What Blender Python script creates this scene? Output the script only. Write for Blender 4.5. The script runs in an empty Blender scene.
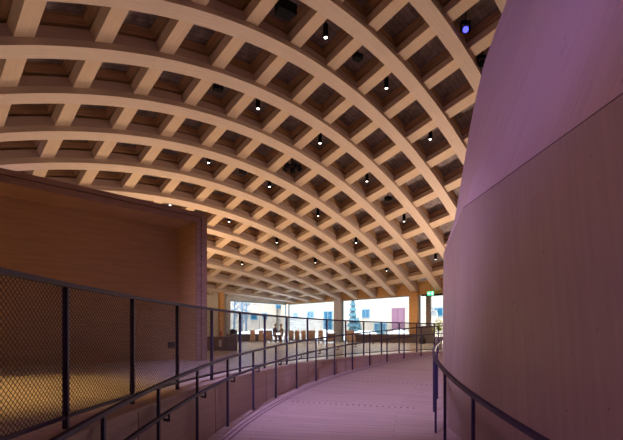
import bpy, math, random
from math import sin, cos, pi, sqrt, atan2
from mathutils import Vector
random.seed(7)
S = bpy.context.scene
COL = S.collection
EYE = 0.74                      # eye height above the hall floor
F = 420.0

# ------------------------------------------------------------------ helpers
class MB:
    def __init__(s): s.v=[]; s.f=[]; s.uv=[]; s.sm=[]
    def add(s, vs, fs, uvs=None, smooth=False):
        o=len(s.v); s.v += [tuple(v) for v in vs]
        for k,f in enumerate(fs):
            s.f.append([o+i for i in f]); s.sm.append(smooth)
            if uvs: s.uv.append([uvs[i] for i in f])
            else: s.uv.append(None)
    def box(s, c, d, rz=0.0):
        cx,cy,cz=c; dx,dy,dz=[q/2 for q in d]; cr,sr=cos(rz),sin(rz)
        vs=[]
        for z in (-dz,dz):
            for x,y in ((-dx,-dy),(dx,-dy),(dx,dy),(-dx,dy)):
                vs.append((cx+x*cr-y*sr, cy+x*sr+y*cr, cz+z))
        s.add(vs,[(3,2,1,0),(4,5,6,7),(0,1,5,4),(1,2,6,5),(2,3,7,6),(3,0,4,7)])
    def tube(s, pts, r, n=8, smooth=True, caps=True, up=None):
        pts=[Vector(p) for p in pts]; rings=[]
        rr = r if isinstance(r,(list,tuple)) else [r]*len(pts)
        for k,p in enumerate(pts):
            t=(pts[min(k+1,len(pts)-1)]-pts[max(k-1,0)]).normalized()
            a=Vector(up) if up else (Vector((0,0,1)) if abs(t.z)<.9 else Vector((1,0,0)))
            u=t.cross(a).normalized(); w=u.cross(t).normalized()
            off = pi/n
            rings.append([p+rr[k]*(u*cos(2*pi*q/n+off)+w*sin(2*pi*q/n+off)) for q in range(n)])
        vs=[v for g in rings for v in g]; fs=[]
        for k in range(len(pts)-1):
            for q in range(n):
                fs.append((k*n+q,k*n+(q+1)%n,(k+1)*n+(q+1)%n,(k+1)*n+q))
        if caps:
            fs.append(tuple(range(n))[::-1]); fs.append(tuple((len(pts)-1)*n+q for q in range(n)))
        s.add(vs,fs,smooth=smooth)
    def grid(s, rows, smooth=True, flip=False, uvs=None):
        n=len(rows[0]); vs=[v for r in rows for v in r]; fs=[]
        for a in range(len(rows)-1):
            for b in range(n-1):
                f=(a*n+b,a*n+b+1,(a+1)*n+b+1,(a+1)*n+b)
                fs.append(f[::-1] if flip else f)
        s.add(vs,fs,uvs,smooth)
    def solid(s, quad_bottom, quad_top):
        vs=list(quad_bottom)+list(quad_top); n=len(quad_bottom)
        fs=[tuple(range(n))[::-1], tuple(range(n,2*n))]+[(k,(k+1)%n,n+(k+1)%n,n+k) for k in range(n)]
        s.add(vs,fs)
    def lathe(s, prof, c=(0,0,0), n=16, smooth=True):
        rows=[]
        for r,z in prof:
            rows.append([(c[0]+r*cos(2*pi*q/n),c[1]+r*sin(2*pi*q/n),c[2]+z) for q in range(n+1)])
        s.grid(rows,smooth)
    def build(s, name, mat, parent=None, loc=None, bevel=0):
        me=bpy.data.meshes.new(name); me.from_pydata(s.v,[],s.f)
        if any(u is not None for u in s.uv):
            l=me.uv_layers.new(name='UVMap'); k=0
            for u,f in zip(s.uv,s.f):
                for q in range(len(f)):
                    if u: l.data[k].uv=u[q]
                    k+=1
        for p,sm in zip(me.polygons,s.sm): p.use_smooth=sm
        me.materials.append(mat); me.update()
        o=bpy.data.objects.new(name,me); COL.objects.link(o)
        if parent: o.parent=parent
        if loc: o.location=loc
        if bevel:
            b=o.modifiers.new('b','BEVEL'); b.width=bevel; b.segments=2; b.limit_method='ANGLE'
        return o
def thing(name,label,cat,loc=(0,0,0),rz=0,group=None):
    o=bpy.data.objects.new(name,None); COL.objects.link(o); o.location=loc; o.rotation_euler=(0,0,rz)
    o['label']=label; o['category']=cat
    if group: o['group']=group
    return o
def tag(o,label,cat,group=None,kind=None):
    o['label']=label; o['category']=cat
    if group: o['group']=group
    if kind: o['kind']=kind
    return o
def struct(o,label=None):
    o['kind']='structure'
    if label: o['label']=label
    return o
def copy_tree(o,parent=None):
    c=o.copy(); COL.objects.link(c)
    if parent: c.parent=parent
    for ch in list(o.children): copy_tree(ch,c)
    return c

# ------------------------------------------------------------------ materials
def nm(name):
    m=bpy.data.materials.new(name); m.use_nodes=True
    nt=m.node_tree; b=nt.nodes['Principled BSDF']; return m,nt,b
def plain(name,col,rough=.5,metal=0.0,spec=.5,noise=0,nscale=20):
    m,nt,b=nm(name); b.inputs['Base Color'].default_value=(*col,1); b.inputs['Roughness'].default_value=rough
    b.inputs['Metallic'].default_value=metal; b.inputs['Specular IOR Level'].default_value=spec
    if noise:
        tc=nt.nodes.new('ShaderNodeTexCoord'); n=nt.nodes.new('ShaderNodeTexNoise'); n.inputs['Scale'].default_value=nscale
        mx=nt.nodes.new('ShaderNodeMix'); mx.data_type='RGBA'
        mx.inputs['A'].default_value=(*[c*(1-noise) for c in col],1); mx.inputs['B'].default_value=(*[min(1,c*(1+noise)) for c in col],1)
        nt.links.new(tc.outputs['Object'],n.inputs['Vector']); nt.links.new(n.outputs['Fac'],mx.inputs['Factor'])
        nt.links.new(mx.outputs['Result'],b.inputs['Base Color'])
    return m
def wood(name,col,coord='UV',scale=(1,10,10),rot=(0,0,0),var=.16,knots=True,rough=.55,kscale=(1.2,1.2,1.2),plank=None,spec=.35):
    """grain = stretched noise, knots = sparse dark dots, optional plank joints"""
    m,nt,b=nm(name); N=nt.nodes; L=nt.links
    tc=N.new('ShaderNodeTexCoord'); mp=N.new('ShaderNodeMapping'); mp.inputs['Rotation'].default_value=rot
    L.new(tc.outputs[coord],mp.inputs['Vector'])
    ms=N.new('ShaderNodeMapping'); ms.inputs['Scale'].default_value=scale; L.new(mp.outputs[0],ms.inputs['Vector'])
    n=N.new('ShaderNodeTexNoise'); n.inputs['Scale'].default_value=1.0; n.inputs['Detail'].default_value=6; n.inputs['Roughness'].default_value=.65
    L.new(ms.outputs[0],n.inputs['Vector'])
    mx=N.new('ShaderNodeMix'); mx.data_type='RGBA'
    mx.inputs['A'].default_value=(*[c*(1-var*1.6) for c in col],1); mx.inputs['B'].default_value=(*[min(1,c*(1+var)) for c in col],1)
    cr=N.new('ShaderNodeMapRange'); cr.inputs['From Min'].default_value=.3; cr.inputs['From Max'].default_value=.7
    L.new(n.outputs['Fac'],cr.inputs['Value']); L.new(cr.outputs[0],mx.inputs['Factor'])
    out=mx.outputs['Result']
    if knots:
        mk=N.new('ShaderNodeMapping'); mk.inputs['Scale'].default_value=kscale; L.new(mp.outputs[0],mk.inputs['Vector'])
        v=N.new('ShaderNodeTexVoronoi'); v.inputs['Scale'].default_value=1.6; L.new(mk.outputs[0],v.inputs['Vector'])
        r=N.new('ShaderNodeMapRange'); r.inputs['From Min'].default_value=.025; r.inputs['From Max'].default_value=.065
        r.inputs['To Min'].default_value=.75; r.inputs['To Max'].default_value=0
        L.new(v.outputs['Distance'],r.inputs['Value'])
        k=N.new('ShaderNodeMix'); k.data_type='RGBA'; L.new(out,k.inputs['A']); k.inputs['B'].default_value=(col[0]*.35,col[1]*.25,col[2]*.2,1)
        L.new(r.outputs[0],k.inputs['Factor']); out=k.outputs['Result']
    if plank:
        bt=N.new('ShaderNodeTexBrick'); bt.inputs['Scale'].default_value=1
        bt.inputs['Brick Width'].default_value=plank[0]; bt.inputs['Row Height'].default_value=plank[1]
        bt.inputs['Mortar Size'].default_value=plank[2]; bt.inputs['Color1'].default_value=(1,1,1,1); bt.inputs['Color2'].default_value=(.86,.86,.86,1)
        bt.inputs['Mortar'].default_value=(.45,.42,.4,1); L.new(mp.outputs[0],bt.inputs['Vector'])
        q=N.new('ShaderNodeMix'); q.data_type='RGBA'; q.blend_type='MULTIPLY'; q.inputs['Factor'].default_value=1
        L.new(out,q.inputs['A']); L.new(bt.outputs['Color'],q.inputs['B']); out=q.outputs['Result']
    L.new(out,b.inputs['Base Color']); b.inputs['Roughness'].default_value=rough; b.inputs['Specular IOR Level'].default_value=spec
    return m
def emit(name,col,st):
    m,nt,b=nm(name); b.inputs['Base Color'].default_value=(*col,1); b.inputs['Emission Color'].default_value=(*col,1); b.inputs['Emission Strength'].default_value=st
    return m
M={}
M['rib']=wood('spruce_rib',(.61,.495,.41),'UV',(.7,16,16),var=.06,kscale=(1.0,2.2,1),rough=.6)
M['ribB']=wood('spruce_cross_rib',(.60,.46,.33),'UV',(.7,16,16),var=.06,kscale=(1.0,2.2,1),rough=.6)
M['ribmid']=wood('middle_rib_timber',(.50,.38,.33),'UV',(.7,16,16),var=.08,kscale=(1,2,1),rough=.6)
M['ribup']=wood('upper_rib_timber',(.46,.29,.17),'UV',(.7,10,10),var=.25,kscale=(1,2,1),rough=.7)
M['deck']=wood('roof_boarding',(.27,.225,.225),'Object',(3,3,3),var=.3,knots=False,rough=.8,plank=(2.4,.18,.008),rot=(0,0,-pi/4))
M['fascia']=wood('fascia_glulam',(.62,.34,.13),'Object',(1,1,14),var=.12,kscale=(1,1,2))
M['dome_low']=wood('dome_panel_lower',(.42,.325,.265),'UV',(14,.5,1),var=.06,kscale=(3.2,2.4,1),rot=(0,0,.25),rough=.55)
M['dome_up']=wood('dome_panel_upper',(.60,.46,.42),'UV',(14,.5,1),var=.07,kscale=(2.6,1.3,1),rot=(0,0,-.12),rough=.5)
M['seam']=plain('seam_dark',(.05,.035,.03),.9)
M['niche']=wood('niche_plywood',(.52,.33,.17),'Object',(1.2,1.2,14),var=.10,kscale=(2.4,2.4,3.0),rough=.65)
M['niche_edge']=wood('niche_edge',(.36,.23,.18),'Object',(3,3,30),var=.2,knots=False,rough=.7)
M['ramp']=wood('ramp_boards',(.60,.47,.42),'UV',(1,22,1),var=.14,kscale=(1.0,2.4,1),rough=.42,plank=(4.0,.145,.004))
M['curb']=wood('curb_plywood',(.52,.39,.33),'UV',(.8,18,1),var=.1,kscale=(1,2,1),rough=.6)
M['inlay']=plain('violet_grey_inlay',(.17,.10,.15),.6)
M['groove']=plain('groove',(.08,.05,.07),.8)
M['floor']=wood('hall_floor_boards',(.78,.73,.68),'Object',(1,16,1),var=.08,kscale=(1,2,1),rough=.24,plank=(3.6,.2,.004),rot=(0,0,.5),spec=.5)
M['metal']=plain('black_steel_violet_lit',(.042,.030,.08),.55,.3)  # dark steel, violet stage light on the rails mixed into the colour
M['wire']=plain('dark_wire',(.03,.022,.035),.5,.4)
M['black']=plain('matte_black',(.005,.005,.007),.9,spec=.12)
M['blackbox']=plain('loudspeaker_black',(.006,.006,.009),.9,spec=.12,noise=.3,nscale=80)
M['lens']=emit('lamp_lens',(1,.96,.88),7)
M['bluelens']=emit('blue_lamp_lens',(.07,.07,1),3)
M['cream']=plain('cream_plaster',(.38,.32,.255),.8,noise=.04,nscale=2)
M['inplaster']=plain('interior_plaster',(.72,.62,.46),.8,noise=.05,nscale=3)
M['whitecol']=plain('white_paint',(.68,.64,.58),.6,noise=.04,nscale=3)
M['snow']=plain('snow',(.80,.84,.90),.7,noise=.04,nscale=1.2)
M['pink']=plain('pink_gate_paint',(.17,.075,.115),.6,noise=.1,nscale=6)
M['pane']=plain('blue_window_pane',(.012,.08,.14),.12)
M['shutter']=plain('pale_blue_frame',(.16,.25,.31),.5)
M['spruce']=plain('frosted_spruce',(.06,.15,.19),.85,noise=.5,nscale=9)
M['bark']=plain('frosted_bark',(.10,.15,.21),.9,noise=.3,nscale=9)
M['chair']=wood('chair_birch',(.66,.47,.33),'Object',(10,10,2),var=.12,knots=False,rough=.5)
M['tabletop']=plain('white_laminate',(.85,.85,.84),.3,noise=.02)
M['bench']=wood('dark_bench',(.17,.11,.085),'Object',(2,2,20),var=.2,knots=False,rough=.5)
M['counter']=wood('counter_oak',(.27,.17,.11),'Object',(2,2,20),var=.15,knots=False,rough=.5)
M['counter_dark']=wood('counter_walnut',(.10,.045,.03),'Object',(2,2,20),var=.2,knots=False,rough=.4)
M['greyblock']=plain('grey_cabinet',(.20,.17,.16),.6,noise=.1,nscale=5)
M['bag']=plain('black_bag',(.015,.013,.015),.45)
M['leaf']=plain('yellow_green_leaf',(.62,.74,.05),.6,noise=.4,nscale=14)
M['pot']=plain('grey_pot',(.4,.38,.4),.5)
M['green']=emit('exit_green',(.05,.75,.35),1.3)
M['signwhite']=emit('exit_white',(.95,1,.97),1.6)
M['skin']=plain('skin',(.62,.40,.30),.5)
M['hair']=plain('dark_hair',(.03,.02,.015),.6)
M['hair2']=plain('brown_hair',(.22,.13,.07),.6)
M['coat']=plain('navy_coat',(.03,.025,.05),.8)
M['coat2']=plain('olive_brown_jacket',(.28,.21,.14),.8)
M['trous']=plain('dark_trousers',(.04,.04,.06),.8)
M['outlet']=plain('outlet_cover',(.06,.05,.06),.5)
M['red']=plain('red_plastic',(.5,.06,.05),.5)
M['paper']=plain('white_paper',(.8,.8,.78),.6)
def glass():
    m,nt,b=nm('clear_glass'); N=nt.nodes; L=nt.links; N.remove(b)
    t=N.new('ShaderNodeBsdfTransparent'); t.inputs[0].default_value=(.93,.97,1,1)
    g=N.new('ShaderNodeBsdfGlossy'); g.inputs['Roughness'].default_value=.02
    fr=N.new('ShaderNodeFresnel'); fr.inputs[0].default_value=1.35
    x=N.new('ShaderNodeMixShader'); L.new(fr.outputs[0],x.inputs[0]); L.new(t.outputs[0],x.inputs[1]); L.new(g.outputs[0],x.inputs[2])
    L.new(x.outputs[0],N['Material Output'].inputs[0]); return m
M['glass']=glass()

# ------------------------------------------------------------------ roof shell
s0,s1,s2,s3,s4 = -377.085,-71.213,68.0787,.163816,.168669   # square plan grid, turned 45 degrees
Y0=8.0
CO={(0,0):6.5242,(0,1):11.6419,(0,2):-10.9851,(0,3):1.1362,(1,0):-3.7379,(1,1):-5.9564,(1,2):4.7902,(2,0):-1.8279,(2,1):-.0367,(3,0):1.9167,(4,0):-1.3227,(3,1):-.4184,(2,2):1.6299}
def plan(i,j): return ((s0+s1*i+s2*j)*Y0/F, (1+s3*i+s4*j)*Y0)
def zz(i,j):
    ii=i; e=0
    jj=j if j>-.5 else -.5-1.2*math.tanh((-.5-j)/1.2)
    if i<-6: ii=-6-2.0*math.tanh((-6-i)/2.0); e=-.008*(-6-i)**2
    u=ii/10; v=jj/10
    return sum(c*u**p*v**q for (p,q),c in CO.items())+e+EYE
def SP(i,j):
    x,y=plan(i,j); return Vector((x,y,zz(i,j)))
def SN(i,j):
    d=.05
    a=SP(i+d,j)-SP(i-d,j); b=SP(i,j+d)-SP(i,j-d)
    n=a.cross(b); n.normalize()
    return n if n.z>0 else -n
def inv(x,y):
    a=x*F/Y0-s0; b=y/Y0-1
    det=s1*s4-s2*s3
    return ((a*s4-s2*b)/det, (s1*b-s3*a)/det)
HW=.245
def sweep(pts,nrm,h0,h1,hw,mb):
    rows=[];L=0;uv=[]
    for k,p in enumerate(pts):
        t=(pts[min(k+1,len(pts)-1)]-pts[max(k-1,0)]).normalized()
        sd=t.cross(nrm[k]).normalized()
        if k: L+=(p-pts[k-1]).length
        n=nrm[k]
        rows.append([p+sd*hw+n*h0,p-sd*hw+n*h0,p-sd*hw+n*h1,p+sd*hw+n*h1]); uv.append(L)
    for a,b,v0,v1 in ((0,1,0,.5),(1,2,.5,.9),(2,3,.9,1.4),(3,0,1.4,1.8)):
        vs=[];us=[]
        for r,L in zip(rows,uv):
            vs += [r[a],r[b]]; us += [(L+mb.off,v0+mb.off2),(L+mb.off,v1+mb.off2)]
        n=len(rows); mb.add(vs,[(2*k,2*k+1,2*k+3,2*k+2) for k in range(n-1)],us)
    for r in (rows[0],rows[-1]): mb.add(r,[(0,1,2,3)],[(0,0),(.5,0),(.5,.3),(0,.3)])
I0,I1,J0,J1=-5,10,-1,14
IEND,JEND=10.6,14.74
ordw=['first','second','third','fourth','fifth','sixth','seventh','eighth','ninth','tenth','eleventh','twelfth','thirteenth','fourteenth','fifteenth']
alab={-5:'curved timber roof rib nearest above the plywood dome, right of all the others',
 -4:'curved timber roof rib second from the plywood dome, passing over its shoulder',
 -3:'curved timber roof rib cutting across the photo corner beside the blue stage light',
 -2:'curved timber roof rib just left of the blue stage light, running down behind the dome',
 -1:'curved timber roof rib from top edge right of the hanging loudspeaker',
 0:'topmost curved rib at the photo\'s left edge, passing below the hanging loudspeaker',
 1:'curved timber rib second down the photo\'s left edge',
 2:'curved timber rib third down the photo\'s left edge, above the black lamp cluster',
 3:'curved timber rib fourth down the photo\'s left edge, just below the black lamp cluster',
 4:'curved timber rib lowest at the photo\'s left edge, just above the plywood niche',
 5:'curved timber rib grazing the top edge of the plywood niche',
 6:'curved timber rib highest of those starting right of the niche corner',
 7:'curved timber rib second down right of the niche corner',
 8:'curved timber rib third down right of the niche corner',
 9:'curved timber rib fourth down right of the niche corner, near the windows',
 10:'lowest curved timber rib, running just above the far window heads'}
def rib(axis,k):
    if axis=='A':
        n=int((JEND-(J0-.8))/.3)+1; ts=[J0-.8+(JEND-J0+.8)*q/n for q in range(n+1)]
        P=[SP(k,t) for t in ts]; N=[SN(k,t) for t in ts]
        lab=alab[k]; root=thing('curved_roof_rib',lab,'roof beam',group='long curved ribs of the timber lattice roof')
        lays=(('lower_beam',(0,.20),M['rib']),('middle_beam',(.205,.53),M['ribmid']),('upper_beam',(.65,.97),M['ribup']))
    else:
        n=int((IEND-(I0-.5))/.3)+1; ts=[I0-.5+(IEND-I0+.5)*q/n for q in range(n+1)]
        P=[SP(t,k) for t in ts]; N=[SN(t,k) for t in ts]
        if k<1: lab='cross rib of the timber roof lattice beyond the photo\'s upper left corner'
        else: lab='cross rib of the timber roof lattice, %s counted from the upper left corner'%ordw[k-1]
        root=thing('cross_roof_rib',lab,'roof beam',group='cross ribs of the timber lattice roof')
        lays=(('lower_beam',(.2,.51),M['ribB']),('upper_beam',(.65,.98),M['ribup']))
    root.location=P[0]
    P=[p-P[0] for p in P]
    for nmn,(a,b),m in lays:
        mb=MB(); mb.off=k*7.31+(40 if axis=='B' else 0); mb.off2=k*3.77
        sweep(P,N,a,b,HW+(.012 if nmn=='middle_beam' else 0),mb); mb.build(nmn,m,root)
    return root
for k in range(I0,I1+1): rib('A',k)
for k in range(J0,J1+1): rib('B',k)
# roof boarding over the whole hall
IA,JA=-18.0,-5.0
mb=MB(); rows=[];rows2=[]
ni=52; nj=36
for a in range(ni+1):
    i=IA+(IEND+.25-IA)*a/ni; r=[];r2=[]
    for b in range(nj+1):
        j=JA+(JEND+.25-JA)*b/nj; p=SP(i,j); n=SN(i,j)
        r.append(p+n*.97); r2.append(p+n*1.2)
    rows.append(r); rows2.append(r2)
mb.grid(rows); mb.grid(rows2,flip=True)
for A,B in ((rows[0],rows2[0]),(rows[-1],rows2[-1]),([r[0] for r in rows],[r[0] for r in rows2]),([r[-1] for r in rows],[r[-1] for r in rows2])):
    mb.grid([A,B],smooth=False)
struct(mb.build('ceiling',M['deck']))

# ------------------------------------------------------------------ outer walls on the grid lines
HEAD=.3575*Y0+EYE     # window head height
def on_j(px,j):       # grid coordinate i of the point on line j seen in pixel column px
    u=px-311.5; return (u*(1+s4*j)-s0-s2*j)/(s1-u*s3)
def on_i(px,i):
    u=px-311.5; return (u*(1+s3*i)-s0-s1*i)/(s2-u*s4)
def dist(i,j): return (1+s3*i+s4*j)*Y0
def zpx(y,i,j): return (333-y)/F*dist(i,j)+EYE
def panel(mb,axis,c0,c1,t0,t1,z0,z1):
    """wall slab: constant coordinate c0..c1 (thickness), running t0..t1; z0/z1 number or None for roof"""
    n=max(1,int(abs(t1-t0)/.5)); 
    for q in range(n):
        a=t0+(t1-t0)*q/n; b=t0+(t1-t0)*(q+1)/n
        cs=[(c0,a),(c0,b),(c1,b),(c1,a)]
        if axis=='j': cs=[(t,c) for c,t in cs]
        bt=[];tp=[]
        for (i,j) in cs:
            x,y=plan(i,j); bt.append((x,y,z0 if z0 is not None else 0))
            zt=z1 if z1 is not None else (SP(i,j)+SN(i,j)*1.0).z
            tp.append((x,y,max(zt,z0+.05)))
        mb.solid(bt,tp)
CJ=14.74; CI=10.6; TH=.12
# fascia above the glass
mb=MB(); panel(mb,'j',CJ,CJ+TH,IA,CI,HEAD,None); struct(mb.build('wall_far_right',M['fascia']))
jw=on_i(230,CI)
mb=MB(); panel(mb,'i',CI,CI+TH,jw,CJ+TH,HEAD,None); struct(mb.build('wall_far_left',M['whitecol']))
mb=MB(); panel(mb,'i',CI,CI+TH,JA,jw-.25,0,None); struct(mb.build('wall_left',M['inplaster']))
mb=MB(); panel(mb,'i',CI-.04,CI+TH,jw-.25,jw,0,None); struct(mb.build('trim_1',M['whitecol']))
mb=MB(); panel(mb,'i',IA-TH,IA,JA,CJ,0,None); struct(mb.build('wall_right',M['fascia']))
mb=MB(); panel(mb,'j',JA-TH,JA,IA,CI,-1.6,None); struct(mb.build('wall_back',M['niche']))
# glazing bays of the right-hand far front: pixel columns give where columns and mullions stand
cols=[(336,342),(411,419)]
bays=[(288,336),(342,411),(419,426.3)]
wi=1
def window(axis,c,a,b,mull=(),frame=M['shutter']):
    global wi
    g=MB(); panel(g,axis,c+.05,c+.06,a,b,.08,HEAD-.02)
    w=struct(g.build('window_%d'%wi,M['glass'])); wi+=1
    f=MB(); s=.03 if b>a else -.03
    panel(f,axis,c+.02,c+.09,a,b,HEAD-.06,HEAD); panel(f,axis,c+.02,c+.09,a,b,0,.1)
    panel(f,axis,c+.02,c+.09,a,a+s,0,HEAD); panel(f,axis,c+.02,c+.09,b-s,b,0,HEAD)
    for m in mull: panel(f,axis,c+.02,c+.09,m-.01,m+.01,.1,HEAD-.06)
    f.build('window_frame',frame,w); return w
for x0,x1 in bays: window('j',CJ,on_j(x0,CJ),on_j(x1,CJ))
window('i',CI,jw,CJ-.02)
for k,(x0,x1) in enumerate(cols):
    c=MB(); panel(c,'j',CJ-.16,CJ+TH,on_j(x0,CJ),on_j(x1,CJ),0,HEAD+.25)
    tag(c.build('timber_column',M['fascia'] if k else M['counter_col'] if 'counter_col' in M else M['rib']),
        ['timber column between the two big windows behind the long ramp','orange timber column between the pink gate view and the exit door'][k],'column',group='timber columns of the far front')
# exit door at the right
ia,ib=on_j(426.3,CJ),on_j(446,CJ)
d=MB(); panel(d,'j',CJ+.05,CJ+.06,ia,ib,.05,HEAD-.1); dr=struct(d.build('door_1',M['glass']))
d=MB(); panel(d,'j',CJ,CJ+.1,ia,ia-.17,0,HEAD); panel(d,'j',CJ,CJ+.1,ib+.1,ib,0,HEAD); panel(d,'j',CJ,CJ+.1,ia,ib,HEAD-.14,HEAD); panel(d,'j',CJ,CJ+.1,ia,ib,0,.12)
d.build('door_frame',M['greyblock'],dr)
d=MB(); panel(d,'j',CJ-.1,CJ-.04,ia+.15,ib,HEAD-.12,HEAD-.02); d.build('door_closer_rail',M['black'],dr)
mb=MB(); panel(mb,'j',CJ,CJ+TH,ib,IA,0,HEAD); struct(mb.build('wall_far_end',M['fascia']))
# exit sign
e_i=on_j(430.5,CJ-.3); x,y=plan(e_i,CJ-.3)
es=thing('exit_sign','green illuminated running-man exit sign hanging above the glass door','sign',(x,y,zpx(293.4,e_i,CJ-.3)),-pi/4)
b=MB(); b.box((0,0,0),(.50,.07,.28)); b.build('sign_box',M['green'],es)
b=MB(); # arrow and door pictogram
b.add([(-.2,-.037,0),(-.1,-.037,.09),(-.1,-.037,.03),(0,-.037,.03),(0,-.037,-.03),(-.1,-.037,-.03),(-.1,-.037,-.09)],[(0,6,5,4,3,2,1)])
b.build('arrow',M['signwhite'],es)
b=MB(); b.box((.17,-.037,-.01),(.08,.006,.2)); b.build('door_symbol',M['signwhite'],es)
b=MB(); b.tube([(0,0,.14),(0,0,1.0)],.012); b.build('hanger',M['metal'],es)

# ------------------------------------------------------------------ floor, ramp, kerb
C=(14.9,3.255)
def cp(r,a,z): return (C[0]+r*cos(a),C[1]+r*sin(a),z)
A0=2.938; ST=.06595
def rz_(a):          # ramp height along the arc
    k=(A0-a)/ST
    z=-1.47+(.06*k if k>0 else .085*k)+EYE
    return min(z,0.0)
AEND=A0-12.2*ST; ABEG=3.62
RC=16.62
def steps(a,b,n): return [a+(b-a)*q/n for q in range(n+1)]
# hall floor, thick, open where the ramp cuts in
mb=MB()
def ring(rin,rout,a,b,n,zt=0.0,zb=-.3):
    aa=steps(a,b,n)
    for q in range(n):
        t=[cp(rin,aa[q],zt),cp(rout,aa[q],zt),cp(rout,aa[q+1],zt),cp(rin,aa[q+1],zt)]
        bt=[(v[0],v[1],zb) for v in t]
        mb.solid(bt,t)
ring(RC+.27,50,AEND,ABEG,40)
aa=steps(AEND,ABEG-2*pi,60)
for q in range(60):
    t=[(C[0],C[1],0),cp(50,aa[q+1],0),cp(50,aa[q],0)]
    if aa[q+1] < -2.6: pass
    mb.solid([(v[0],v[1],-.3) for v in t],t)
struct(mb.build('floor',M['floor']))
m=MB(); m.box((5,12,-2.75),(76,76,.3)); struct(m.build('floor',M['greyblock']))  # unseen slab added below to block sky light leaking in at the dome
# ramp deck
rt=thing('access_ramp','long curved pale wooden ramp rising between the dome and the kerb','ramp',(0,0,0))
mb=MB(); n=90; aa=steps(AEND,ABEG,n); rows=[];uv=[]
rs=[12.3,14.1,15.0,15.9,16.35,16.7]
for a in aa:
    rows.append([cp(r,a,rz_(a)) for r in rs]); uv += [(r,a*15.0) for r in rs]
mb.grid(rows,uvs=uv)
low=[[ (p[0],p[1],p[2]-.25) for p in r] for r in rows]; mb.grid(low,flip=True)
mb.grid([[r[0] for r in rows],[r[0] for r in low]],smooth=False); mb.grid([[r[-1] for r in rows],[r[-1] for r in low]],smooth=False)
mb.build('ramp_boards',M['ramp'],rt)
for r in (16.38,16.29):
    g=MB(); g.grid([[cp(r-.012,a,rz_(a)+.003) for a in aa],[cp(r+.018,a,rz_(a)+.003) for a in aa]]); g.build('inlay_strip',M['inlay'],rt)
# rows of screw heads across the ramp
g=MB(); g.lathe([(.0001,.006),(.015,.005),(.021,0)],(0,0,0),10); sc0=g.build('screw_head',M['groove'],rt); fs_=True
for a in (2.82,2.65,2.49):
    for q in range(22):
        o=sc0 if fs_ else sc0.copy()
        if not fs_: COL.objects.link(o); o.parent=rt
        fs_=False; o.location=cp(13.75+q*.112,a,rz_(a)+.001)
# kerb wall
kt=thing('ramp_kerb_wall','low pale plywood wall along the left side of the ramp','low wall')
mb=MB(); aa=steps(AEND-.1,ABEG,90)
inn=[];uv=[]
for a in aa:
    inn.append([cp(RC,a,rz_(a)-.2),cp(RC,a,-.03)]); uv += [(a*16.6,rz_(a)),(a*16.6,0.0)]
mb.grid(inn,uvs=uv)
out=[[cp(RC+.26,a,-.32),cp(RC+.26,a,-.03)] for a in aa]; mb.grid(out,flip=True)
mb.build('wall_panel',M['curb'],kt)
mb=MB(); sec=[(RC-.012,-.035),(RC-.012,.004),(RC+.275,.004),(RC+.275,-.035),(RC-.012,-.035)]
rows=[[cp(r,a,z) for r,z in sec] for a in aa]
us=[(a*16.6,r) for a in aa for r,z in sec]
mb.grid(rows,smooth=False,uvs=us); mb.build('cap',M['curb'],kt)
jt=MB()
for q in range(0,14):
    a=A0+.02+ST*2*(q-6)
    if a>AEND: jt.tube([cp(RC-.002,a,rz_(a)),cp(RC-.002,a,-.04)],.004,4)
jt.build('panel_joint',M['groove'],kt)

# ------------------------------------------------------------------ mesh fence on the hall edge
RF=16.79; FA=3.143; FS=.0667; FH=1.13
ft=thing('wire_mesh_fence','tall dark steel fence with diamond wire mesh on top of the kerb wall','fence')
ks=range(-5,17)
for k in ks:
    a=FA-FS*k; p=MB(); p.box((0,0,FH/2-.015),(.042,.03,FH-.03),a); o=p.build('post',M['metal'],ft,bevel=.002); o.location=cp(RF,a,.004)
fine=steps(FA-FS*ks[0],FA-FS*ks[-1],110)
def rail_at(rf,fz,hw,hh,name,par,arr):
    m=MB(); m.grid([[cp(rf+x,a,fz(a)+z) for x,z in ((-hw,-hh),(hw,-hh),(hw,hh),(-hw,hh),(-hw,-hh))] for a in arr],smooth=False)
    for a in (arr[0],arr[-1]):
        m.add([cp(rf+x,a,fz(a)+z) for x,z in ((-hw,-hh),(hw,-hh),(hw,hh),(-hw,hh))],[(0,1,2,3)])
    return m.build(name,M['metal'],par)
rail_at(RF,lambda a:FH-.018,.027,.018,'top_rail',ft,fine)
rail_at(RF,lambda a:.095,.014,.014,'bottom_rail',ft,fine)
for k in list(ks)[:-1]:
    a,b=FA-FS*k,FA-FS*(k+1); p=Vector(cp(RF,a,0)); q=Vector(cp(RF,b,0)); L=(q-p).length; d=(q-p)/L
    z0,z1=.115,FH-.04; H=z1-z0; m=MB(); st=.042; w=.0018; nn=Vector((d.y,-d.x,0))
    c=-H
    while c<L:
        for sgn in (1,-1):
            x0,x1=c,c+H; t0=max(0,-x0)/H; t1=min(1,(L-x0)/H)
            if t1>t0+.01:
                A=(x0+H*t0, z0+H*t0); B=(x0+H*t1, z0+H*t1)
                if sgn<0: A=(L-A[0],A[1]); B=(L-B[0],B[1])
                m.tube([p+d*A[0]+Vector((0,0,A[1])),p+d*B[0]+Vector((0,0,B[1]))],w*1.2,4,smooth=False,caps=False)
        c+=st
    m.build('mesh_panel',M['wire'],ft)

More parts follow.
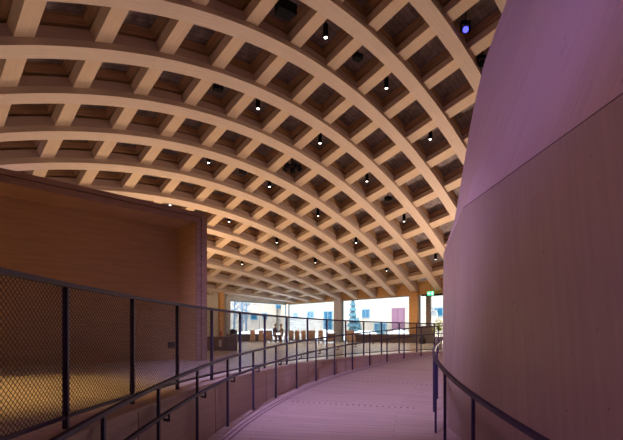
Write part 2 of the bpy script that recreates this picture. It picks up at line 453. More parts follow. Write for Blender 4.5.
# ------------------------------------------------------------------ ramp railings
def ramp_rail(name,label,rp,angs,arr,inward,H=1.1,low=.31,brk=True,post_every=None):
    t=thing(name,label,'railing')
    for a in angs:
        z=rz_(a); p=MB(); p.box((0,0,(H-.02)/2),(.03,.035,H-.02),a); o=p.build('post',M['metal'],t,bevel=.002); o.location=cp(rp,a,z)
        if brk:
            b=MB(); zz0=z+H-low; s=inward
            b.tube([cp(rp,a-.008*1,zz0-.09),cp(rp+s*.085,a-.004,zz0-.09),cp(rp+s*.085,a-.004,zz0-.01)],.017,4,smooth=False)
            b.build('bracket',M['metal'],t)
    rail_at(rp,lambda a:rz_(a)+H-.018,.022,.018,'top_rail',t,arr)
    if brk: rail_at(rp+inward*.085,lambda a:rz_(a)+H-low,.021,.016,'handrail',t,arr)
    return t
langs=[A0-ST*k for k in range(-6,16)]
ramp_rail('ramp_railing','dark steel railing with bracketed lower handrail along the ramp\'s left edge',16.56,langs,steps(langs[0]+.02,langs[-1]-.02,120),-1)
rangs=[2.754,2.833,2.925,3.0,3.09,3.18,3.27,3.36]
t=ramp_rail('ramp_railing','single dark handrail on posts curving along the foot of the dome',13.40,rangs,steps(2.70,3.40,60),1,brk=False)

# ------------------------------------------------------------------ plywood dome
dt=thing('plywood_dome','huge leaning pale plywood dome wall lit purple at the right','dome',(C[0],C[1],0))
def V(x,y,h): return Vector((x-C[0],y-C[1],h+EYE))
def ray(px,py,Z): return V((px-311.5)/F*Z, Z, (333-py)/F*Z)
P0=V(2.05,6.36,-1.75); Q0=V(1.98,.2,-2.3)
P1=V(2.489,6.9,2.053); Q1=V(2.83,.5,2.053)
P2=V(3.68,6.4,5.93);  Q2=V(4.03,.3,5.93)
Sx=[V(2.504,8.0,-1.6),ray(443,300,8.0),ray(443.5,254,8.0),ray(455,218,7.85),ray(462,176,7.75),ray(470,127,7.7),ray(476,97,7.65),ray(484,64,7.6),ray(495,32,7.5),ray(507,0,7.45),ray(522,-35,7.4)]
def lerp(a,b,t): return a+(b-a)*t
def patch(a,b,c,d,nu,nv,mb,u0=0,inset=(0,0,0,0)):
    # a-b bottom, d-c top
    rows=[];uv=[]
    for q in range(nv+1):
        t=inset[0]+(1-inset[0]-inset[1])*q/nv; l=lerp(a,d,t); r=lerp(b,c,t)
        rows.append([lerp(l,r,inset[2]+(1-inset[2]-inset[3])*k/nu) for k in range(nu+1)])
        uv += [(u0+k/nu*(r-l).length, l.z) for k in range(nu+1)]
    mb.grid(rows,uvs=uv)
def P_at(t): return lerp(P1,P2,t)
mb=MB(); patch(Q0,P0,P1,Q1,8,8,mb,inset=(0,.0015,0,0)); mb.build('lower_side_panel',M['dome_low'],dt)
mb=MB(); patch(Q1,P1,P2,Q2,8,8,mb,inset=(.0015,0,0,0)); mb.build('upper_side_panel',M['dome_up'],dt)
# narrow facing strip, lower and upper
mb=MB(); rows=[];uv=[]
low=[(Sx[0],P0),(lerp(Sx[0],Sx[1],.5),lerp(P0,P1,.4)),(Sx[1],lerp(P0,P1,.72)),(Sx[2]+Vector((0,0,-.006)),P1+Vector((0,0,-.006)))]
for s_,p_ in low:
    rows.append([lerp(p_,s_,k/4) for k in range(5)]); uv += [(7+k*.2,p_.z) for k in range(5)]
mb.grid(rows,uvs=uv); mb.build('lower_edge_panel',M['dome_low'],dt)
mb=MB(); rows=[];uv=[]
S2=Sx[2:]
for q,s_ in enumerate(S2):
    t=q/(len(S2)-1); t=((s_.z-S2[0].z)/(S2[-1].z-S2[0].z))
    p_=P_at(t); rows.append([lerp(p_,s_,k/4) for k in range(5)]); uv += [(9+k*.2,s_.z) for k in range(5)]
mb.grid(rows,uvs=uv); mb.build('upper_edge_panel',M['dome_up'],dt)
# seam backing
mb=MB(); inn_=Vector((.03,-.005,0))
mb.grid([[Q1+inn_+Vector((0,0,-.06)),P1+inn_+Vector((0,0,-.06)),Sx[2]+inn_+Vector((0,0,-.06))],[Q1+inn_+Vector((0,0,.06)),P1+inn_+Vector((0,0,.06)),Sx[2]+inn_+Vector((0,0,.06))]],smooth=False)
mb.build('seam',M['seam'],dt)
# remaining shell around the back and over the top
mb=MB(); angs=steps(atan2(Sx[5].y,Sx[5].x),-2.87,26); rows=[];uv=[]
for q,s_ in enumerate(Sx):
    r=sqrt(s_.x**2+s_.y**2); rows.append([s_]+[Vector((r*cos(a),r*sin(a),s_.z)) for a in angs[1:]])
    uv += [(a*13,s_.z) for a in angs]
mb.grid(rows,uvs=uv)
prof=[(11.9,5.9+EYE),(10.6,7.1+EYE),(8.6,8.2+EYE),(6.0,9.0+EYE),(3,9.5+EYE),(.01,9.6+EYE)]
full=steps(pi,-pi,40)
mb.grid([[Vector((r*cos(a),r*sin(a),z)) for a in full] for r,z in prof],uvs=[(a*13,z+r) for r,z in prof for a in full])
mb.build('back_shell',M['dome_up'],dt)

# ------------------------------------------------------------------ plywood niche on the left
D=Vector((.7071,.7071,0)); Nn=Vector((-.7071,.7071,0))
B0=Vector((-2.88,11.3,0)); TOP=3.19+EYE
nt_=thing('plywood_niche','big open-fronted brown plywood box room standing left of the ramp','alcove',tuple(B0),pi/4)
LN=9.0; DP=1.0; T=.26
m=MB(); m.box((-LN/2,.0+DP/2+.1,TOP-T/2),(LN,DP+.2,T)); m.build('roof_slab',M['niche'],nt_)
m=MB(); m.box((-T/2,DP/2+.1,(TOP-T)/2),(T,DP+.2,TOP-T)); m.build('side_wall',M['niche'],nt_)
m=MB(); m.box((-LN/2-.1,DP+.1,(TOP-T)/2),(LN,.2,TOP-T)); m.build('back_wall',M['niche'],nt_)
# layered front edge: two boards with a shadow gap
for o_,w_ in ((0,.115),(.145,.115)):
    m=MB(); m.box((-LN/2,-.03,TOP-o_-w_/2),(LN-2*o_,.05,w_)); m.box((-o_-w_/2,-.03,(TOP-o_-w_)/2),(w_,.05,TOP-o_-w_)); m.build('edge_board',M['niche_edge'],nt_)
m=MB(); m.box((.04,.12,(TOP-.12)/2),(.07,.25,TOP-.12)); m.build('corner_panel',M['niche_edge'],nt_)
# outlet on the back wall
def hit_niche(px,py):
    dx=(px-311.5)/F; dz=(333-py)/F; o=B0+Nn*DP; d=Vector((dx,1,0))
    # (d*t - o).Nn = 0
    t=o.dot(Nn)/d.dot(Nn); return Vector((dx*t,t,EYE+dz*t))
h=hit_niche(171,345); m=MB(); m.box((0,-.02,0),(.19,.03,.16)); m.box((-.042,-.04,0),(.06,.012,.09)); m.box((.042,-.04,0),(.06,.012,.09))
o=m.build('wall_outlet',M['outlet']); o.location=h; o.rotation_euler=(0,0,pi/4); tag(o,'small dark double outlet low on the niche back wall','outlet')

# ------------------------------------------------------------------ ceiling fixtures
def ceil_hit(px,py,off):
    dx=(px-311.5)/F; dz=(333-py)/F; lo,hi=3.0,60.0
    t=lo
    while t<hi:
        p=Vector((dx*t,t,EYE+dz*t)); i,j=inv(p.x,p.y)
        if p.z>=zz(i,j)+off: break
        t+=.03
    return p,i,j
def spotlight(px,py,label,lens=M['lens']):
    p,i,j=ceil_hit(px,py,.22)
    top=(SP(i,j)+Vector((0,0,.97))).z
    t=thing('spotlight',label,'spotlight',tuple(p),group='small spotlights in the roof lattice')
    m=MB(); m.tube([(0,0,.47),(0,0,max(top-p.z,.55))],.016,6); m.build('stem',M['black'],t)
    m=MB(); m.lathe([(.0,.50),(.07,.49),(.09,.43),(.095,.02),(.1,0),(.085,0),(.075,.03),(0.0,.035)],(0,0,0),14); m.build('can',M['black'],t)
    m=MB(); m.lathe([(0.0,.0),(.05,.0),(.062,.02)],(0,0,.0),14); m.build('lens',lens,t)
    return t,p
SPOTS=[(325.7,38,'highest white-lit spotlight in the photo, between the hanging loudspeaker and small black projector'),
(386.4,88.7,'lit spotlight second from the top, down and right of the highest spotlight'),
(430.3,139.7,'lit spotlight third from the top, nearest of the white ones to the dome\'s upper edge'),
(258,109,'lit spotlight above the black lamp cluster, to its upper left'),
(320,143.6,'lit spotlight just above and right of the black lamp cluster'),
(367,181.6,'lit spotlight just left of the small dark projector near the dome'),
(404,221.7,'lit spotlight just below the small dark projector near the dome'),
(435.5,259.5,'lit spotlight right beside the dome, lowest along its edge'),
(208.6,163,'lit spotlight left of the dark box lamp, above the niche corner'),
(269.5,187,'lit spotlight straight below left of the black lamp cluster'),
(318,216,'lit spotlight near the photo\'s middle, below the black lamp cluster'),
(356,243,'lit spotlight above the big right-hand window, left of the one near the dome'),
(386.5,271,'lit spotlight low above the pink gate window'),
(170,205.3,'lit spotlight just over the niche\'s top edge'),
(229,222,'lit spotlight just right of the niche\'s top corner'),
(276.7,242.7,'small lit spotlight in the far coffers above the seated people, upper of two'),
(242,264.3,'small lit spotlight in the far coffers right of the niche, lowest one'),
(315.3,262.8,'small lit spotlight in the far coffers above the row of chairs')]
sp_pos=[]
for px,py,l in SPOTS:
    t,p=spotlight(px,py,l); sp_pos.append(p)
# blue moving head
def stage_light(px,py,label,lensmat,aim):
    p,i,j=ceil_hit(px,py,.35); top=(SP(i,j)+Vector((0,0,.97))).z
    t=thing('stage_light',label,'stage light',tuple(p),group='stage lights near the dome')
    m=MB(); m.tube([(0,0,.25),(0,0,top-p.z)],.02,6); m.box((0,0,.25),(.34,.12,.06)); m.box((-.16,0,.08),(.03,.1,.36)); m.box((.16,0,.08),(.03,.1,.36)); m.build('yoke',M['black'],t)
    d=(Vector(aim)-p).normalized()
    m=MB(); m.tube([-d*.18,-d*.12,d*.14,d*.16],[.06,.11,.12,.12],12); m.build('head',M['black'],t)
    m=MB(); m.tube([d*.155,d*.175],[.105,.09],14); m.build('lens',lensmat,t)
    return p
bp=stage_light(465.6,29,'stage light glowing bright blue beside the top of the dome',M['bluelens'],(1,2,0))
stage_light(482,63,'unlit black stage light partly hidden behind the dome edge',M['black'],(3,8,2))
def box_fix(px,py,label,kind):
    p,i,j=ceil_hit(px,py,.3 if kind!='speaker' else .2); top=(SP(i,j)+Vector((0,0,.97))).z
    if kind=='speaker':
        t=thing('loudspeaker',label,'loudspeaker',tuple(p),.6)
        m=MB(); m.solid([(-.33,-.2,-.17),(.33,-.2,-.17),(.25,.22,-.17),(-.25,.22,-.17)],[(-.33,-.2,.17),(.33,-.2,.17),(.25,.22,.17),(-.25,.22,.17)]); m.build('cabinet',M['blackbox'],t,bevel=.02)
        m=MB(); m.lathe([(0,-.01),(.09,-.005),(.13,.01),(.14,0)],(0,0,-.178),20); m.build('cone',M['black'],t)
        m=MB(); m.box((0,0,.2),(.5,.05,.04)); m.tube([(0,0,.2),(0,0,top-p.z)],.02,6); m.build('bracket',M['black'],t)
    elif kind=='cluster':
        t=thing('lamp_cluster',label,'lamp cluster',tuple(p),.3)
        m=MB(); m.box((0,0,.16),(1.0,.06,.05)); m.box((0,0,.16),(.06,.8,.05)); m.tube([(0,0,.16),(0,0,top-p.z)],.03,6); m.build('frame',M['black'],t)
        for a in range(5):
            q=Vector((.36*cos(a*1.257),.3*sin(a*1.257),0)); m=MB(); d=Vector((cos(a*1.257)*.6,sin(a*1.257)*.6,-.8)).normalized()
            m.tube([q-d*.12,q-d*.08,q+d*.12],[.07,.12,.14],10); m.box((q.x,q.y,.1),(.04,.2,.14)); m.build('lamp_head',M['blackbox'],t)
    else:
        t=thing('projector',label,'projector',tuple(p),.5,group='small black projectors in the roof')
        m=MB(); m.box((0,0,0),(.34,.26,.2)); m.build('housing',M['blackbox'],t,bevel=.02)
        m=MB(); m.tube([(0,-.12,-.02),(.04,-.2,-.05)],[.07,.075],12); m.build('lens_barrel',M['black'],t)
        m=MB(); m.tube([(0,0,.08),(0,0,top-p.z)],.02,6); m.box((0,0,.13),(.2,.08,.04)); m.build('bracket',M['black'],t)
box_fix(285,9,'large black loudspeaker hanging at the photo\'s top edge','speaker')
box_fix(292,168,'big tangled black cluster of lamp heads filling one coffer','cluster')
box_fix(357.5,57,'small black projector to the lower right of the highest spotlight','proj')
box_fix(388,198.5,'small dark projector between two lit spotlights near the dome','proj')
box_fix(218,88,'small black projector in a left upper coffer, alone','proj')
box_fix(243,171,'small flat dark projector left of the black lamp cluster','proj')

# ------------------------------------------------------------------ furniture near the windows
def pos(px,Z): return ((px-311.5)/F*Z, Z)
def make_chair():
    t=thing('wooden_chair','x','chair')
    w,d,h,H=.38,.42,.46,.95
    m=MB(); m.box((0,0,h-.02),(w,d,.04)); m.build('seat',M['chair'],t)
    m=MB(); m.box((0,d/2+.02,(H+.16)/2),(w,.03,H-.16)); m.build('backrest',M['chair'],t)
    for sx,sy in ((-1,-1),(1,-1),(-1,1),(1,1)):
        m=MB(); top=h-.03 if sy<0 else h+.15
        m.tube([(sx*(w/2-.03),sy*(d/2-.02),0),(sx*(w/2-.03),sy*(d/2-.02),top)],.022,6); m.build('leg',M['chair'],t)
    return t
c0=make_chair(); first=True
CH=[(252.5,31.5,.1,'wooden chair leftmost of those before the far left window'),
(262,32.2,2.9,'wooden chair second from left before the far left window'),
(268.5,33,.2,'wooden chair just left of the two seated people'),
(273.6,32.5,1.15,'wooden chair under the person in the dark coat'),
(283,32.5,-1.15,'wooden chair under the person in the brown jacket'),
(291.5,33.5,.1,'wooden chair at left end of the long row right of the people'),
(297.5,33.6,.2,'second wooden chair in the long row right of the people'),
(303.5,33.4,0,'third wooden chair in the long row right of the people'),
(309.3,33.4,.1,'fourth wooden chair in the long row right of the people'),
(312.5,33.2,-.1,'wooden chair just left of the nearer white table'),
(321,32.7,.1,'wooden chair between the two white tables'),
(347.5,31.3,-.2,'wooden chair standing just right of the brown timber column'),
(352.5,31,.1,'wooden chair at left end of the dark window bench')]
for k,(px,Z,rz,l) in enumerate(CH):
    c=c0 if k==0 else copy_tree(c0)
    x,y=pos(px,Z); c.location=(x,y,0); c.rotation_euler=(0,0,rz); c['label']=l; c['group']='wooden chairs by the far windows'
def table(px,Z,w,d,label,panel_=False):
    x,y=pos(px,Z); t=thing('cafe_table',label,'table',(x,y,0),0,'white topped tables by the far windows')
    m=MB(); m.box((0,0,.76),(w,d,.05)); m.build('tabletop',M['tabletop'],t)
    for sx in (-1,1):
        for sy in (-1,1):
            m=MB(); m.tube([(sx*(w/2-.06),sy*(d/2-.06),0),(sx*(w/2-.06),sy*(d/2-.06),.74)],.025,6); m.build('leg',M['chair'],t)
    if panel_:
        m=MB(); m.box((0,-d/2+.06,.4),(w-.1,.03,.62)); m.build('front_panel',M['counter'],t)
    return t
table(278.3,32.5,.62,.8,'small white table between the two seated people')
table(316.2,32.9,.5,.8,'white topped table in the row, left of the brown-fronted one')
table(331,32.4,.75,.8,'white topped table with brown front panel beside the timber column',True)
table(297,34.6,1.4,.7,'long white table behind the row of wooden chairs')
# people
def person(px,Z,rz,label,coat,hair):
    x,y=pos(px,Z); t=thing('person',label,'person',(x,y,0),rz); t.scale=(1.0,1.0,1.0)
    me=bpy.data.meshes.new('body')
    J=[((0,.0,.52),.15),((0,.02,.75),.135),((0,-.03,1.0),.16),((0,-.06,1.12),.07),((0,-.08,1.2),.055),
       ((-.2,-.02,1.02),.065),((-.24,-.12,.84),.05),((-.14,-.36,.82),.038),((.2,-.02,1.02),.065),((.24,-.12,.84),.05),((.14,-.36,.82),.038),
       ((-.1,-.04,.52),.1),((-.12,-.44,.53),.075),((-.12,-.46,.1),.045),((-.12,-.6,.05),.04),
       ((.1,-.04,.52),.1),((.12,-.44,.53),.075),((.12,-.46,.1),.045),((.12,-.6,.05),.04)]
    E=[(0,1),(1,2),(2,3),(3,4),(2,5),(5,6),(6,7),(2,8),(8,9),(9,10),(0,11),(11,12),(12,13),(13,14),(0,15),(15,16),(16,17),(17,18)]
    me.from_pydata([j[0] for j in J],E,[]); o=bpy.data.objects.new('body',me); COL.objects.link(o); o.parent=t
    sk=o.modifiers.new('s','SKIN')
    for q,(c_,r) in enumerate(J): me.skin_vertices[0].data[q].radius=(r,r)
    me.skin_vertices[0].data[0].use_root=True
    su=o.modifiers.new('u','SUBSURF'); su.levels=1; su.render_levels=1; sk.use_smooth_shade=True
    me.materials.append(coat); sk  # body clothed
    h=MB(); c=(0,-.1,1.34)
    rows=[]
    for a in range(9):
        th=pi*a/8; rows.append([(c[0]+.075*sin(th)*cos(p_),c[1]+.095*sin(th)*sin(p_)-(.02 if abs(p_+pi/2)<.3 and 3<a<6 else 0),c[2]+.12*cos(th)) for p_ in [2*pi*q/14-pi for q in range(15)]])
    h.grid(rows); h.tube([(0,-.08,1.15),(0,-.09,1.26)],.045,8)
    h.build('head',M['skin'],t)
    h=MB(); rows=[]
    for a in range(6):
        th=pi*.62*a/5; rows.append([(.09*sin(th)*cos(p_),-.085+.105*sin(th)*sin(p_)*(1 if sin(p_)>0 else .8),1.35+.135*cos(th)) for p_ in [2*pi*q/14 for q in range(15)]])
    h.grid(rows); h.build('hair',hair,t)
    for s_ in (-1,1):
        h=MB(); h.tube([(s_*.14,-.34,.82),(s_*.1,-.44,.815)],[.035,.03],6)
        for f in range(5): h.tube([(s_*(.07+.015*f),-.43,.815),(s_*(.065+.015*f),-.49-.006*(2-abs(2-f)),.805)],.008,5)
        h.build('hand',M['skin'],t)
person(274.6,32.5,1.15,'person with dark hair and dark coat sitting at the small far table',M['coat'],M['hair'])
person(282,32.5,-1.15,'person in brown jacket leaning over the small far table',M['coat2'],M['hair2'])
# window benches
i0,i1=on_j(347,CJ-.5),on_j(412,CJ-.5)
def bench(axis,c0,c1,a,b,label,h=.66):
    x,y=plan(*((a,c0) if axis=='j' else (c0,a)))
    m=MB(); panel(m,axis,c0,c1,a,b,h-.16,h)
    t=thing('window_bench',label,'bench',group='dark benches along the glass')
    m.build('seat_board',M['bench'],t)
    m=MB(); panel(m,axis,c0+.08,c1,a,b,0,h-.16); m.build('base',M['bench'],t)
bench('j',CJ-.55,CJ-.2,i0,i1,'long dark bench under the big window facing the pink gate')
j0=on_i(231,CI-.5); j1=on_i(268,CI-.5)
bench('i',CI-.5,CI-.2,j0,j1,'long dark bench under the far left window by the trees')
# left counter group
x,y=pos(218,18.0); t=thing('service_counter','low grey-brown counter just right of the niche corner','counter',(x,y,0),.12)
m=MB(); m.box((0,0,.28),(.86,.6,.56)); m.build('body',M['counter'],t); m=MB(); m.box((0,-.0,.575),(.9,.66,.03)); m.build('worktop',M['counter'],t)
m=MB(); m.box((.12,-.31,.3),(.10,.01,.3)); m.build('notice',M['paper'],t)
x,y=pos(232.6,17.9); t=thing('side_cabinet','dark reddish cabinet at the right end of the low counter','cabinet',(x,y,0),.12)
m=MB(); m.box((0,0,.29),(.40,.6,.58)); m.build('body',M['counter_dark'],t); m=MB(); m.box((0,-.31,.29),(.36,.015,.5)); m.build('door',M['counter_dark'],t)
x,y=pos(213,17.9); m=MB(); m.box((0,0,.04),(.16,.12,.09)); o=m.build('paper_stack',M['paper'],None,loc=(x,y,.59)); tag(o,'small white stack of leaflets at the counter\'s left end','leaflets')
x,y=pos(221,18.0); m=MB(); m.lathe([(0,0),(.05,0),(.055,.18),(.02,.24),(.02,.28),(0,.28)],(0,0,0),12); o=m.build('red_bottle',M['red'],None,loc=(x,y,.59)); tag(o,'red bottle standing on the middle of the low counter','bottle')
jx=on_i(233.5,CI-.35); x,y=plan(CI-.35,jx); t=thing('coffee_machine','black coffee machine on the window bench beside the white post','machine',(x,y,.66),-.7)
m=MB(); m.box((0,0,.17),(.5,.4,.34)); m.build('housing',M['blackbox'],t,bevel=.02); m=MB(); m.box((-.1,0,.38),(.2,.2,.1)); m.box((0,-.22,.05),(.3,.1,.03)); m.build('hopper',M['black'],t)
# column in front of left wall
jc=on_i(221,CI-.6); x,y=plan(CI-.6,jc); m=MB(); m.box((0,0,2.2),(.34,.34,4.4),pi/4); o=m.build('timber_column',M['fascia'],None,loc=(x,y,0)); tag(o,'narrow orange timber column just right of the niche corner','column',group='timber columns of the far front')
# grey block, bag and plant by the door
x,y=pos(425.8,29.5); t=thing('grey_cabinet','grey-brown cabinet beside the glass exit door','cabinet',(x,y,0),-.2)
m=MB(); m.box((0,0,.6),(1.1,.6,1.16)); m.build('body',M['greyblock'],t,bevel=.02); m=MB(); m.box((0,0,1.2),(1.16,.66,.04)); m.build('top',M['greyblock'],t)
for s_ in (-1,1): m=MB(); m.box((s_*.27,-.31,.6),(.5,.02,1.05)); m.build('door',M['greyblock'],t)
x,y=pos(422.3,28.7); m=MB(); m.lathe([(0,0),(.2,.0),(.24,.12),(.22,.32),(.1,.46),(.05,.52),(.08,.58),(0,.57)],(0,0,0),14); o=m.build('black_bag',M['bag'],None,loc=(x,y,0)); tag(o,'tied black bag on the floor against the grey cabinet','bag')
x,y=pos(438.2,21); t=thing('potted_plant','yellow-green leafy plant in a grey pot beside the dome edge','plant',(x,y,0))
m=MB(); m.lathe([(0,0),(.18,0),(.26,.55),(.22,.55),(.2,.5),(0,.5)],(0,0,0),18); m.build('pot',M['pot'],t)
m=MB()
for q in range(170):
    a=random.uniform(0,2*pi); el=random.uniform(-.1,1.4); r=random.uniform(.12,.4)
    p=Vector((r*cos(a)*cos(el)*.9,r*sin(a)*cos(el)*.9,.85+r*sin(el)*1.5)); d=Vector((cos(a),sin(a),random.uniform(-.4,.9))).normalized(); s_=d.cross(Vector((0,0,1))).normalized()*.04
    m.add([p-d*.09,p+s_,p+d*.11,p-s_],[(0,1,2,3)])
m.build('foliage',M['leaf'],t); m=MB(); m.tube([(0,0,.45),(0,0,.95)],.02,6); m.build('stem',M['bark'],t)

# ------------------------------------------------------------------ courtyard outside
WJ=20.5; WI=17.5
mb=MB(); cs=[plan(-22,CJ+.25),plan(-22,45),plan(45,45),plan(45,-20),plan(CI+.25,-20),plan(CI+.25,CJ+.25)]
mb.add([(x,y,-.02) for x,y in cs],[(0,1,2,3,4,5)]); o=mb.build('snow_ground',M['snow']); struct(o)
# cream building parallel to the right-hand front
bt=thing('cream_building','long cream plastered building with small blue windows across the courtyard','building')
m=MB(); panel(m,'j',WJ,WJ+4,min(on_j(287,WJ)+1.5,WI+4),-18,-.1,9); m.build('wall',M['cream'],bt)
m=MB(); panel(m,'j',WJ-.2,WJ+4.2,min(on_j(287,WJ)+1.5,WI+4),-18,9,9.4); m.build('cornice',M['whitecol'],bt)
def bwin(x0,x1,y0,y1,name='window',pm='pane',fm='shutter'):
    xm=(x0+x1)/2; im=on_j(xm,WJ); a,b=on_j(x0,WJ),on_j(x1,WJ); zt,zb=zpx(y0,im,WJ),zpx(y1,im,WJ)
    f=MB(); panel(f,'j',WJ-.04,WJ+.02,a,b,zb,zt); w=f.build(name,M[fm],bt)
    s=abs(a-b)*.1; ss=s if b>a else -s
    g=MB(); mid=(a+b)/2
    panel(g,'j',WJ-.06,WJ-.035,a+ss,mid-ss*.4,zb+.1,zt-.1); panel(g,'j',WJ-.06,WJ-.035,mid+ss*.4,b-ss,zb+.1,zt-.1)
    g.build('pane',M[pm],w)
for r in ((293,298.5,312,318.5),(307,314.5,311,318.5),(323.5,333,311,330),(362,370,309,318),(431,444,307.5,316.5),(374,387,323,332)): bwin(*r)
bwin(392,405,308,331,'gate','pink','pink')
# second building to the left
WI=17.5
b2=thing('cream_annex','pale annex building behind the bare trees at the far left window','building')
m=MB(); panel(m,'i',WI,WI+4,on_i(200,WI),WJ-.4,-.1,9); m.build('wall',M['cream'],b2)
for x0,x1,y0,y1 in ((275.5,281,304.5,309),(250,257,313,320),(262,267,313,319)):
    xm=(x0+x1)/2; jm=on_i(xm,WI); a,b=on_i(x0,WI),on_i(x1,WI); zt,zb=zpx(y0,WI,jm),zpx(y1,WI,jm)
    f=MB(); panel(f,'i',WI-.04,WI+.02,a,b,zb,zt); w=f.build('window',M['shutter'],b2)
    g=MB(); s=(b-a)*.12; panel(g,'i',WI-.06,WI-.035,a+s,b-s,zb+.1,zt-.1); g.build('pane',M['pane'],w)
# snow banks
def bank(px,i_or,axis,L,H,label):
    if axis=='j': i=on_j(px,i_or); x,y=plan(i,i_or); rz=-pi/4
    else: j=on_i(px,i_or); x,y=plan(i_or,j); rz=pi/4
    m=MB(); rows=[]
    for a in range(9):
        th=pi*a/8-pi/2; rr=cos(th); rows.append([(L*sin(th)*(1),.9*rr*cos(p_),H*max(0,rr)**.7*sin(p_)*(1+.15*sin(a*2.1+p_*3))-.05) for p_ in [pi*q/8 for q in range(9)]])
    m.grid(rows); o=m.build('snow_bank',M['snow'],None,loc=(x,y,-.02)); o.rotation_euler=(0,0,rz); tag(o,label,'snow',group='snow banks in the courtyard')
bank(362,17.5,'j',2.6,1.0,'snow bank in front of the small frosted spruce')
bank(398,16.8,'j',1.6,1.05,'snow bank in front of the pink gate')
bank(325,17.5,'j',2.0,1.1,'snow bank left of the timber column, before the blue door')
bank(262,14.5,'i',4.2,1.2,'wide snow bank outside the far left window')
def spruce(px,jc,h,r,label):
    i=on_j(px,jc); x,y=plan(i,jc); t=thing('spruce_tree',label,'tree',(x,y,-.02),0,'frosted spruces in the courtyard')
    m=MB(); m.tube([(0,0,0),(0,0,h*.9)],[.12,.03],7); m.build('trunk',M['bark'],t)
    m=MB(); n=9
    for q in range(n):
        z=h*(.1+.9*q/n); rr=r*(1-q/n)+.08; pts=[]; K=14
        ring_=[(rr*(1 if k%2 else .62)*random.uniform(.85,1.1)*cos(2*pi*k/K),rr*(1 if k%2 else .62)*random.uniform(.85,1.1)*sin(2*pi*k/K),z-rr*.25) for k in range(K)]
        m.add(ring_+[(0,0,z+h*.16),(0,0,z-.02)],[(k,(k+1)%K,K) for k in range(K)]+[((k+1)%K,k,K+1) for k in range(K)])
    m.build('branches',M['spruce'],t)
spruce(353,17.8,5.2,.75,'tall narrow frosted spruce behind the right-hand window')
spruce(380,19,1.9,.9,'low bushy frosted spruce left of the pink gate')
spruce(358,18.6,2.4,1.0,'short frosted spruce touching the tall one')
def bare(px,ic,h,label):
    j=on_i(px,ic); x,y=plan(ic,j); t=thing('bare_tree',label,'tree',(x,y,-.02),0,'bare trees outside the far left window')
    m=MB(); m.tube([(0,0,0),(.05,0,h*.5),(0,.05,h)],[.14,.09,.03],7); m.build('trunk',M['bark'],t)
    m=MB()
    for q in range(46):
        z=random.uniform(.25,.95)*h; a=random.uniform(0,2*pi); L=random.uniform(.5,1.3)*(1.1-z/h)
        e=Vector((cos(a)*L,sin(a)*L,z+L*.7)); m.tube([(0,0,z),e*.5+Vector((0,0,z*.5)),e],[.045,.03,.012],5)
        for _ in range(3):
            b=a+random.uniform(-1,1); m.tube([e*.6+Vector((0,0,z*.4)),e*.6+Vector((cos(b)*.4,sin(b)*.4,z*.4+.35))],[.02,.01],4)
    m.build('branches',M['bark'],t)
bare(234,14.0,6.5,'bare frosted tree at the left edge of the far left window')
bare(241.5,14.6,6.8,'bare frosted tree second from left outside the far left window')
bare(246,15.5,6.0,'bare frosted tree nearest the street lamp')
# street lamp
j=on_i(259.5,14.5); x,y=plan(14.5,j); t=thing('street_lamp','thin grey street lamp outside the far left window','lamp',(x,y,-.02))
m=MB(); m.tube([(0,0,0),(0,0,3.9)],.05,8); m.build('pole',M['greyblock'],t); m=MB(); m.tube([(0,0,3.9),(-.2,0,4.1),(-.5,0,4.1)],.035,6); m.box((-.6,0,4.08),(.35,.14,.08)); m.build('lamp_head',M['greyblock'],t)

# ------------------------------------------------------------------ light
w=bpy.data.worlds.new('World'); S.world=w; w.use_nodes=True
bg=w.node_tree.nodes['Background']; bg.inputs[0].default_value=(.74,.86,1.0,1); bg.inputs[1].default_value=5
def light(kind,name,loc,energy,col,aim=None,size=1,spot=None,blend=.6,sy=None):
    l=bpy.data.lights.new(name,kind); l.energy=energy; l.color=col
    o=bpy.data.objects.new(name,l); COL.objects.link(o); o.location=loc
    if kind=='AREA':
        l.size=size
        if sy: l.shape='RECTANGLE'; l.size_y=sy
    elif kind=='SUN': l.angle=size
    else: l.shadow_soft_size=size
    if spot: l.spot_size=spot; l.spot_blend=blend
    if aim is not None:
        d=Vector(aim)-Vector(loc); o.rotation_euler=d.to_track_quat('-Z','Y').to_euler()
    return o
light('SUN','sun',(0,0,40),11,(1,.95,.88),(0.1,.35,39),.03)
light('SPOT','stage_violet',(-11.6,13.3,.3),160,(.30,.20,1),(-11.4,14.8,7),.1,.5,.5)
# unseen fill lamps added on top of the niche to brighten the ribs
for q,e in ((-1.5,2),(-4.0,6),(-6.5,8)):
    p=B0+D*q+Nn*.6; light('AREA','niche_top_fill',(p.x,p.y,TOP+.06),e,(1,.70,.50),(p.x,p.y,TOP+6),.8)
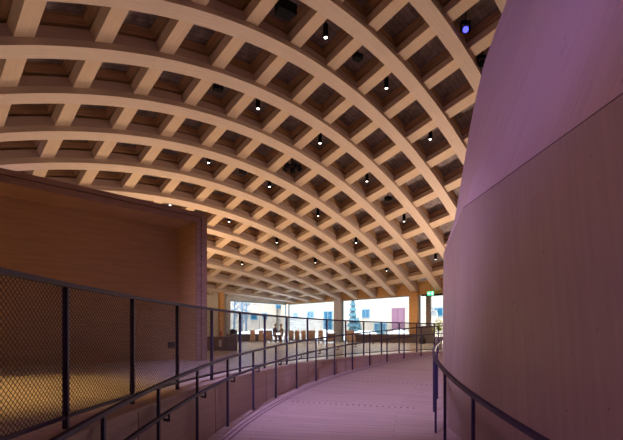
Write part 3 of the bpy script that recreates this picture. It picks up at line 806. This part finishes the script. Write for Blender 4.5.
# added fill lamps hidden behind the niche, in place of floor bounce
for q,d_,e in ((-1.5,3.5,13),(-5,3.5,21),(-9,3.5,24),(-3,7,34)):
    p=B0+D*q+Nn*d_; light('AREA','roof_fill',(p.x,p.y,.15),e,(1,.78,.80),(p.x,p.y,8),2.0)
light('AREA','roof_fill',(-8.0,25.0,.15),860,(1,.62,.35),(-3.0,19.0,8),3.0)  # added warm fill for the middle ribs, hidden by the niche
light('AREA','roof_fill',(9.5,23.5,.15),1050,(1,.74,.56),(4.5,19.0,8),.9)  # added fill for the right-hand ribs, out of view behind the dome
light('POINT','left_wall_fill',(-7.7,25.6,2.8),330,(1,.70,.40),size=.7)  # unseen lamp added to warm the far left wall
light('AREA','cross_rib_fill',(-11.0,2.5,.3),70,(1,.50,.16),(-6.0,7.0,8),1.5)  # added orange fill imitating warm bounce on the cross rib sides
light('SPOT','floor_spot',(-5.6,4.2,5.0),1100,(1,.56,.15),(-4.3,5.2,0),.15,.9,.8)
HS=300
for k in (5,6,9,10,11,12,15,17,4,7):
    p=sp_pos[k]; light('SPOT','hall_spot',(p.x,p.y,p.z-.03),HS,(1,.74,.50),(p.x,p.y,0),.03,2.0,.8)
# violet stage lights over the ramp
light('SPOT','stage_violet',(-2.0,3.2,6.3),430,(.36,.24,1),(3.2,7.6,5.2),.3,1.5,.8)
light('SPOT','stage_violet',(-2.0,2.0,6.4),3600,(.68,.50,1),(.6,10.5,0),.3,1.0,.9)
light('SPOT','front_fill',(-1.5,-1.0,5.2),60,(1,.56,.34),(-3.5,9.5,1.2),.4,1.3,.9)  # added fill from behind the camera to brighten the niche
light('SPOT','front_fill',(-3.0,-1.0,5.2),480,(.62,.30,.80),(2.8,3.0,1.2),.4,1.5,.9)  # added violet fill for the lower dome panel and near ramp

# ------------------------------------------------------------------ camera
cam=bpy.data.cameras.new('camera'); co=bpy.data.objects.new('camera',cam); COL.objects.link(co)
co.location=(0,0,EYE); co.rotation_euler=(pi/2,0,0)
cam.sensor_width=36; cam.lens=36*F/623; cam.shift_y=113/623; cam.clip_end=300; cam.clip_start=.05
S.camera=co
S.view_settings.view_transform='Standard'; S.view_settings.look='None'; S.view_settings.gamma=1; S.view_settings.exposure=0
S.view_settings.use_curve_mapping=False
